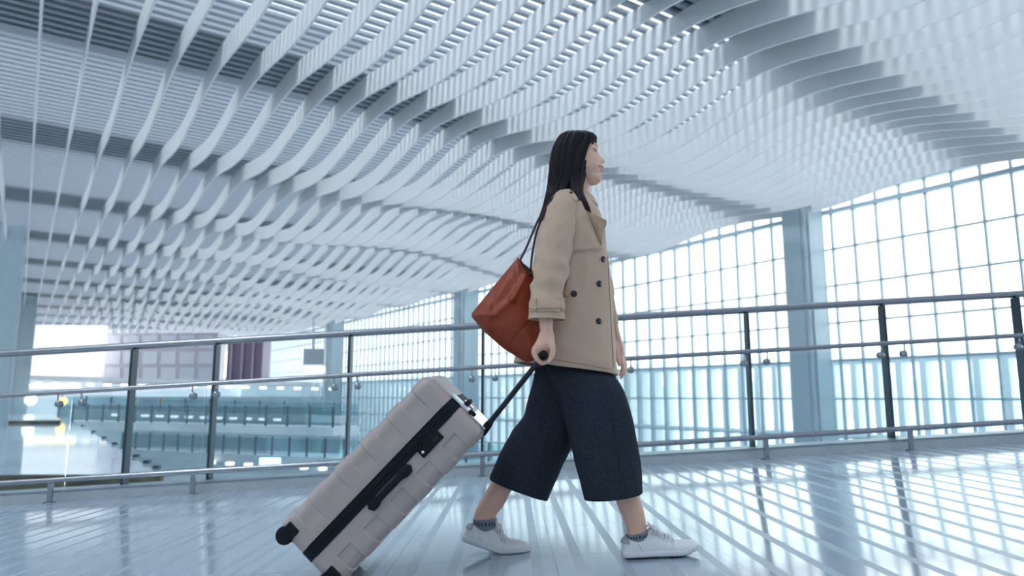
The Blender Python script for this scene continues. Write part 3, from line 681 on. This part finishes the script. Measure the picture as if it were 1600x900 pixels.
def patch(bv, quad, nu=10, nv=10, off=.003, th=.004):
    """sewn-on panel following the cloth under it"""
    (a, b, c, d) = quad; top = []; last = None
    for i in range(nu+1):
        row = []
        for j in range(nv+1):
            f, g = i/nu, j/nv
            u = (a[0]*(1-f)+b[0]*f)*(1-g)+(d[0]*(1-f)+c[0]*f)*g; v = (a[1]*(1-f)+b[1]*f)*(1-g)+(d[1]*(1-f)+c[1]*f)*g
            h = hit(bv, u, v)
            if h is None:
                g0 = last[0] if last else P(u, v, 2.62); q = bv.find_nearest(P(u, v, g0.y)); nn = q[1]
                if nn.dot(ray(u, v)) > 0: nn = -nn
                h = (q[0], nn)
            last = h; row.append(h)
        top.append(row)
    mb = MB(); W = nv+1
    for row in top: mb.v += [p+n*off for p, n in row]
    for row in top: mb.v += [p+n*(off+th)*1.0 if False else p-n*.002 for p, n in row]
    N = (nu+1)*W
    for i in range(nu):
        for j in range(nv):
            q = i*W+j; mb.f.append((q, q+1, q+W+1, q+W)); mb.f.append((N+q, N+q+W, N+q+W+1, N+q+1))
    for i in range(nu):
        q = i*W; mb.f.append((q, q+W, N+q+W, N+q)); q = i*W+nv; mb.f.append((q, N+q, N+q+W, q+W))
    for j in range(nv):
        q = j; mb.f.append((q, N+q, N+q+1, q+1)); q = nu*W+j; mb.f.append((q, q+1, N+q+1, N+q))
    return mb
obj('storm_flap', patch(cbv, [(896, 312), (922, 322), (939, 389), (891, 393)], 14, 20, .007), BE, coat)
obj('pocket_welt', patch(cbv, [(889, 428), (895, 430), (886, 462), (880, 460)], 4, 12, .005), BE, coat)
obj('hem_stitch', patch(cbv, [(860, 560), (958, 577), (958, 578.3), (860, 561.3)], 24, 1, .0012), mat('stitch', (0.36, 0.27, 0.21), 0.8), coat)
obj('front_edge', patch(cbv, [(949, 400), (950, 400), (959, 575), (957.8, 575)], 1, 24, .0015), bpy.data.materials['stitch'], coat)
BT = mat('button_black', (0.012, 0.016, 0.022), 0.25)
for (u, v) in ((896.5, 459), (936, 443.5), (935.5, 502), (942.5, 405)):
    h = hit(cbv, u, v)
    if h:
        p, n = h; b_ = obj('button', MB().disc(p-n*.001, n, .0122, .0055, 24), BT, coat)
        q = MB()
        for k in range(4):
            t1 = n.orthogonal().normalized(); t2 = n.cross(t1); q.disc(p+n*.0045+(t1*(1 if k & 1 else -1)+t2*(1 if k & 2 else -1))*.0026, n, .0011, .0006, 8)
        obj('button_thread', q, bpy.data.materials['stitch'], b_) if False else None
# sleeve cuff strap, loops, cuff fold, epaulet
obj('cuff_strap', patch(sbv, [(828.5, 471), (881, 470), (881.5, 482), (828, 483)], 20, 4, .0045), BE, coat)
for u in (837, 877): obj('strap_loop', patch(sbv, [(u-2, 466), (u+2, 466), (u+2.5, 485), (u-1.5, 485)], 3, 6, .0085), BE, coat)
obj('cuff_seam', patch(sbv, [(828.5, 486.5), (882, 487), (882, 488.2), (828.5, 487.7)], 20, 1, .0012), bpy.data.materials['stitch'], coat)
mb = MB()
obj('epaulet', patch(sbv, [(886, 300.5), (891.5, 298.5), (904, 310), (899.5, 316)], 8, 5, .0055), BE, coat)
obj('button', MB().disc((hit(sbv, 892, 304) or [P(891, 303, 2.68)])[0]+V((0, -.004, .004)), (0, -.6, .8), .0055, .005, 14), BT, coat)
# collar and lapels
R = []
col_rows = [(875, 311, 928, 326, YB, .098), (880, 303, 926, 318, YB, .078), (885, 296, 924.5, 311, YB, .060), (884, 293, 926, 309, YB, .063), (880, 298, 930, 314, YB, .078), (874, 308, 934, 325, YB, .098)]
cm_ = MB(); cm_.rings(pxloft(col_rows, sub=5, n=60, ex=2.1), False, False)
obj('collar', cm_, BE, coat, mods=[('SOLIDIFY', dict(thickness=.003))])
def leaf(pts, yfn, th, sub=3):
    mb = MB(); c = V((sum(p[0] for p in pts)/len(pts), sum(p[1] for p in pts)/len(pts), 0)); rings = []
    for k in range(7):
        f_ = k/6*.98+.02; rings.append([(lerp(c.x, p[0], f_), lerp(c.y, p[1], f_), f_) for p in pts])
    for s_ in (0, 1):
        b0 = len(mb.v)
        for rg in rings:
            for (u, v, f_) in rg: mb.v.append(P(u, v, yfn(u, v)-(.012*(1-f_*f_)+th*(1-s_))*1.0 if not s_ else yfn(u, v)-.012*(1-f_*f_)))
        n = len(pts)
        for i in range(6):
            for k in range(n): mb.f.append((b0+i*n+k, b0+i*n+(k+1) % n, b0+(i+1)*n+(k+1) % n, b0+(i+1)*n+k))
        mb.f.append(tuple(b0+k for k in range(n)))
        if s_:
            o1 = b0+6*n; o0 = o1-len(rings)*n
            for k in range(n): mb.f.append((o0+k, o0+(k+1) % n, o1+(k+1) % n, o1+k))
    return mb
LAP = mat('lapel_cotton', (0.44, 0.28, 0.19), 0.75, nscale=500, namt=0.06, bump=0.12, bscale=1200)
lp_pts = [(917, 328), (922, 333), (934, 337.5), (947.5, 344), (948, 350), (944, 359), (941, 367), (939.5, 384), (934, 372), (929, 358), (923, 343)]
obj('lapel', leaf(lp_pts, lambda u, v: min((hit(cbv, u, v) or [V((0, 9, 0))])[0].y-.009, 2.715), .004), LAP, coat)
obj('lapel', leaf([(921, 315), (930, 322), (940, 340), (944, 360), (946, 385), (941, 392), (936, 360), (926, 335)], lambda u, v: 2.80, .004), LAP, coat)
# --- culottes
TR = mat('charcoal_wool', (0.028, 0.036, 0.050), 0.95, spec=0.1, aniso=(1, 1, .45), nscale=900, namt=0.85, bump=0.3, bscale=1200, sheen=0.0)
def trf(p, an, f_):
    q = V((p.x*6+9, p.y*6, p.z*2.0)); return ridged(V((p.x*7, p.y*7, p.z*1.4+2)))*.005*(1-sstep(.85, 1, f_)*.5)+noise.noise(q)*.013+noise.noise(q*2.1)*.006+noise.noise(q*5)*.002
tm = MB()
tm.rings(pxloft([(850, 545, 940, 548, 2.80, .115), (850, 572, 952, 580, 2.785, .118), (860, 592, 966, 594, 2.75, .118), (873, 612, 977, 616, 2.725, .12), (885, 650, 988, 655, 2.71, .115), (895, 694, 993.5, 695, 2.70, .115), (905, 738, 998.5, 733, 2.69, .115), (915, 780, 1002, 768, 2.685, .118)], sub=8, n=90, ex=2.3, disp=trf), False, False)
tm.rings(pxloft([(840, 545, 925, 548, 2.83, .10), (836, 585, 925, 590, 2.85, .12), (824, 630, 915, 632, 2.875, .12), (818, 650, 903, 662, 2.88, .115), (801, 671, 893, 695, 2.89, .113), (783, 703, 877, 733, 2.895, .115), (764, 747, 854, 780, 2.90, .118)], sub=8, n=90, ex=2.3, disp=trf), False, False)
tro = obj('culottes', tm, TR, person, mods=[('SOLIDIFY', dict(thickness=.004, offset=-1))])
tbv = tm.bvh()
seam_px = [(952, 640), (958, 662), (962, 690), (967, 720), (970, 745), (973, 768)]
pts = [hit(tbv, u, v, .0008)[0] for u, v in seam_px]; obj('side_seam', MB().tube(pts, .0016, 6, 4), mat('seam_dark', (0.012, 0.016, 0.024), 0.9), tro)
pts = [h[0] for h in (hit(tbv, u, v, .0008) for u, v in [(858, 672), (850, 700), (843, 730), (838, 770)]) if h]
obj('side_seam', MB().tube(pts, .0016, 6, 4), bpy.data.materials['seam_dark'], tro)
# --- shoes
WH = mat('white_leather', (0.80, 0.80, 0.82), 0.4, nscale=60, namt=0.02, bump=0.1, bscale=350); SOLE = mat('white_rubber', (0.72, 0.73, 0.76), 0.5); GT = mat('heel_grey', (0.42, 0.43, 0.46), 0.6); DS = mat('outsole', (0.10, 0.11, 0.13), 0.7)
hp = [(0, .030, .012), (.004, .056, .022), (.012, .068, .028), (.03, .0705, .033), (.05, .0665, .035), (.066, .066, .036), (.082, .076, .036), (.096, .088, .036), (.108, .093, .036), (.125, .085, .038), (.15, .070, .042), (.175, .057, .045), (.2, .048, .046), (.225, .042, .043), (.245, .036, .035), (.26, .028, .024), (.268, .018, .010)]
def shoe(base, pitch, bend, yside, label):
    # base = heel bottom; pitch in rad; bend = (x, angle) for a raised heel
    def T(x, y, z):
        if bend:
            xb, an = bend; k = xb-x
            if k > 0:
                R_ = .06; th = min(an, k/R_)
                # arc then straight
                if k < an*R_: nx = xb-math.sin(k/R_)*(R_-z); nz = R_-(R_-z)*math.cos(k/R_)
                else:
                    rest = k-an*R_; nx = xb-math.sin(an)*(R_-z)-rest*math.cos(an); nz = R_-(R_-z)*math.cos(an)+rest*math.sin(an)
                x, z = nx, nz
        z += .012*sstep(.2, .27, x) if not bend else 0
        c, s_ = math.cos(pitch), math.sin(pitch)
        return base+V((x*c-z*s_, y, x*s_+z*c))
    rows = crow(hp, 4)
    root = MB(); R = []
    for x, h, w_ in rows:
        ring = []; zl = .016; n = 40
        for k in range(n):
            a = 2*math.pi*k/n; c_, s_ = math.cos(a), math.sin(a)
            if s_ >= 0: pw = 1.0/(1+.35*sstep(.06, .1, x)*(1-sstep(.12, .2, x))); yy = w_*math.copysign(abs(c_)**.85, c_)*(1-.30*sstep(.3, 1, s_)*sstep(.085, .12, x)); zz = zl+(h-zl)*abs(s_)**.85
            else: yy = w_*math.copysign(abs(c_)**.5, c_); zz = zl-.006*abs(s_)
            ring.append(T(x, yy, zz))
        R.append(ring)
    up = obj('shoe', root.rings(R), WH, person); up['label'] = label
    so = MB(); R = []
    for x, h, w_ in rows:
        ww2 = w_+.0035; n = 32; R.append([T(x+(.003 if x > .2 else -.002), ww2*math.copysign(abs(math.cos(a))**.35, math.cos(a)), .010+.0115*math.copysign(abs(math.sin(a))**.5, math.sin(a))) for a in [2*math.pi*k/n for k in range(n)]])
    obj('sole', so.rings(R), SOLE, up)
    o2 = MB(); R = []
    for x, h, w_ in rows: R.append([T(x, (w_*.97)*math.copysign(abs(math.cos(a))**.4, math.cos(a)), -.0005+.0022*math.sin(a)) for a in [2*math.pi*k/16 for k in range(16)]])
    obj('outsole', o2.rings(R), DS, up)
    g = MB(); R = []
    for x, h, w_ in [(-.001, .054, .020), (.006, .0655, .026), (.014, .0705, .0295), (.024, .0705, .0335)]:
        n = 20; R.append([T(x, (w_+.0015)*math.cos(a)*(1-.25*abs(math.sin(a))), .048+(h-.048)*math.sin(a)) for a in [math.pi*k/(n-1) for k in range(n)]])
    obj('heel_tab', g.rings(R), GT, up)
    # opening rim, tongue, laces
    def top(x):
        for a, b in zip(rows, rows[1:]):
            if a[0] <= x <= b[0]: f_ = (x-a[0])/(b[0]-a[0]+1e-9); return lerp(a[1], b[1], f_), lerp(a[2], b[2], f_)
        return rows[-1][1], rows[-1][2]
    tg = MB(); tg.add([], [])
    R = [[T(x, w_*math.cos(a), z+.004*math.sin(a)) for a in [2*math.pi*k/16 for k in range(16)]] for x, z, w_ in [(.094, .100, .018), (.100, .102, .021), (.115, .093, .020), (.14, .079, .018), (.165, .064, .016)]]
    obj('tongue', tg.rings(R), WH, up)
    lc = MB()
    for i in range(6):
        x = .108+.0125*i; h, w_ = top(x); h2, w2 = top(x+.011)
        for s_ in (-1, 1): lc.tube([T(x, s_*w_*.62, h-.012), T(x+.002, s_*w_*.45, h+.0015), T(x+.006, 0, (h+h2)/2+.006), T(x+.011, -s_*w2*.45, h2+.0015), T(x+.012, -s_*w2*.62, h2-.012)], .0021, 7, 3)
    for s_ in (-1, 1):
        lc.tube([T(.112, 0, .099), T(.104, s_*.02, .108), T(.112, s_*.034, .096), T(.122, s_*.036, .082), T(.118, s_*.022, .092), T(.112, 0, .099)], .0022, 7, 4)
        lc.tube([T(.112, 0, .099), T(.122, s_*.018, .099), T(.134, s_*.032, .084), T(.138, s_*.036, .070)], .0020, 7, 4)
    obj('laces', lc, WH, up)
    ey = MB()
    for i in range(6):
        x = .108+.0125*i; h, w_ = top(x)
        for s_ in (-1, 1): ey.disc(T(x, s_*w_*.74, h-.017), (0, s_, .55), .0026, .0016, 10)
    obj('eyelets', ey, GT, up)
    st = MB()
    for s_ in (-1, 1):
        st.tube([T(.178, s_*.020, .0555), T(.178, s_*.034, .045), T(.172, s_*.0425, .030), T(.168, s_*.0435, .021)], .0008, 6, 4)
        st.tube([T(.055, s_*.0355, .045), T(.06, s_*.0365, .033), T(.07, s_*.0375, .022)], .0008, 6, 4)
    obj('stitching', st, GT, up)
    return up
bp1 = P(972.5, 869.5, 2.67); bp1.z = max(bp1.z, fz(bp1.x)+.001)
shoe(bp1, math.atan(SL)-.005, None, -1, 'flat white sneaker on the leading foot')
tip = P(786, 861, 2.90); an = math.radians(21)
b0 = V((tip.x-.165, tip.y, fz(tip.x-.165)+.002))
shoe(b0, math.atan(SL), (.165, an), 1, 'white sneaker on the trailing foot with raised heel')
SG = mat('sock_grey', (0.22, 0.25, 0.30), 0.9, nscale=200, namt=0.2); SD = mat('sock_dark', (0.02, 0.03, 0.05), 0.9)
for rows, dark in (([(977.5, 836, 1012, 828, 2.67, .0345), (979, 841, 1014, 835, 2.67, .0325), (983, 848, 1013, 845, 2.67, .026), (986, 856, 1012, 854, 2.67, .022)], [(978.6, 838.5, 1013.6, 832, 2.67, .0348), (979.6, 842, 1014.4, 837, 2.67, .0332)]),
                   ([(738.5, 811, 776, 809, 2.90, .0345), (740, 818, 777, 818, 2.90, .0325), (746, 827, 776, 828, 2.90, .026), (750, 835, 775, 836, 2.90, .022)], [(739.0, 814.5, 776.6, 814, 2.90, .0345), (740.4, 820, 777.2, 820.5, 2.90, .0332)])):
    sk = obj('sock', MB().rings(pxloft(rows, sub=4, n=36)), SG, person)
    dr = pxloft(dark, sub=2, n=72); mb = MB()
    for k in range(0, 72, 3): mb.rings([[r[k], r[(k+1) % 72], r[(k+1) % 72].lerp(r[k], .2)+V((0, .002, 0)), r[k]+V((0, .002, 0))] for r in dr])
    obj('sock_stripes', mb, SD, sk)
# ================================================================== SHOULDER BAG
LE = mat('rust_leather', (0.30, 0.052, 0.018), 0.38, nscale=30, namt=0.12, bump=0.2, bscale=260, spec=0.35)
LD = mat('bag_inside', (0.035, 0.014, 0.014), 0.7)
outl = [(809, 403), (803, 409), (772, 446), (736.5, 490), (737.5, 496), (757, 519), (787, 545), (808, 558), (829, 571), (845, 574), (858, 560), (862, 520), (860, 470), (852, 440), (836, 425), (824, 417)]
def seg(px, a, b):
    ax, ay = a; bx, by = b; dx, dy = bx-ax, by-ay; t = max(0, min(1, ((px[0]-ax)*dx+(px[1]-ay)*dy)/(dx*dx+dy*dy))); q = (ax+dx*t, ay+dy*t)
    return math.hypot(px[0]-q[0], px[1]-q[1]), t
def bagdepth(u, v, side):
    d = min(seg((u, v), outl[i], outl[(i+1) % len(outl)])[0] for i in range(len(outl)))
    z = .062*(1-math.exp(-d/17.0))
    if side > 0:
        # crease lines: ridge from the near rim down, seam of the base, hanging folds
        for a, b, amp, sg_ in (((823, 428), (800, 468), .014, 5), ((800, 468), (770, 492), .010, 6), ((771, 455), (772, 520), -.006, 5), ((790, 440), (765, 480), .006, 7), ((805, 410), (812, 440), -.008, 6), ((788, 542), (829, 500), -.003, 2.2), ((760, 520), (812, 500), .004, 9)):
            dd, t = seg((u, v), a, b); z += amp*math.exp(-(dd/sg_)**2)*min(1, d/6)
        z += .004*noise.noise(V((u*.035, v*.035, 2)))*min(1, d/8)
    return z
def inpoly(u, v):
    c = False; n = len(outl); j = n-1
    for i in range(n):
        xi, yi = outl[i]; xj, yj = outl[j]
        if (yi > v) != (yj > v) and u < (xj-xi)*(v-yi)/(yj-yi)+xi: c = not c
        j = i
    return c
# radial grid from the centre keeps the outline exact
dense = []
for i in range(len(outl)):
    a, b = outl[i], outl[(i+1) % len(outl)]; k = max(2, int(math.hypot(b[0]-a[0], b[1]-a[1])/2))
    dense += [(lerp(a[0], b[0], q/k), lerp(a[1], b[1], q/k)) for q in range(k)]
cu, cv = 806, 492; YBG = 2.675
bagm = MB(); NR = 46; n = len(dense)
for side in (1, -1):
    b0_ = len(bagm.v)
    for i in range(NR+1):
        f_ = (i+.3)/(NR+.3)
        for (u, v) in dense:
            uu, vv = lerp(cu, u, f_), lerp(cv, v, f_)
            y = YBG-side*bagdepth(uu, vv, side)*(1.0 if side > 0 else .8)+(.0004*(uu-806))
            if i == NR: y = YBG+(.0004*(uu-806))
            bagm.v.append(P(uu, vv, y))
    for i in range(NR):
        for k in range(n): bagm.f.append((b0_+i*n+k, b0_+i*n+(k+1) % n, b0_+(i+1)*n+(k+1) % n, b0_+(i+1)*n+k))
    bagm.f.append(tuple(b0_+k for k in range(n)))
bag = obj('shoulder_bag', bagm, LE, at=P(800, 560, YBG), mods=[('WELD', dict(merge_threshold=0.0004))])
tag(bag, 'rust orange leather tote bag hanging from the woman\'s shoulder behind her arm', 'bag')
bbv = bagm.bvh()
obj('base_seam', MB().tube([hit(bbv, u, v, .0006)[0] for u, v in [(789, 543), (798, 533), (808, 521), (818, 510), (827, 500)]], .0011, 6, 3), LD, bag)
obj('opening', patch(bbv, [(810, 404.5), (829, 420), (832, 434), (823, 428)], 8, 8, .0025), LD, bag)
rim = [(809, 403), (813, 414), (818, 424), (823, 429), (828, 427), (834, 432)]
obj('rim', MB().tube([hit(bbv, u, v+.5, .003)[0] if hit(bbv, u, v+.5) else P(u, v, YBG-.01) for u, v in rim], .0024, 8, 4), LE, bag)
SR_ = mat('strap_leather', (0.045, 0.022, 0.022), 0.4)
def strap(pts, wd, name='strap'):
    mb = MB(); R = []; pp, _ = cat([(*P(*p), 1) for p in pts], 6)
    for i, p in enumerate(pp):
        d = (pp[min(i+1, len(pp)-1)]-pp[max(i-1, 0)]).normalized(); sdir = V((0, 1, 0)).cross(d).normalized(); R.append([p+sdir*wd*a+V((0, b*.0016, 0))*1 for a, b in ((-.5, -1), (.5, -1), (.5, 1), (-.5, 1))])
    return obj(name, mb.rings(R), SR_, bag, smooth=False)
strap([(813, 406, 2.64), (822, 388, 2.64), (833, 362, 2.655), (843, 340, 2.67), (856, 318, 2.68), (872, 303, 2.70), (885, 298, 2.74)], .0085)
strap([(829, 424, 2.70), (832, 395, 2.71), (838, 365, 2.715), (848, 338, 2.72), (860, 316, 2.735), (876, 301, 2.76), (888, 297, 2.79)], .0085)
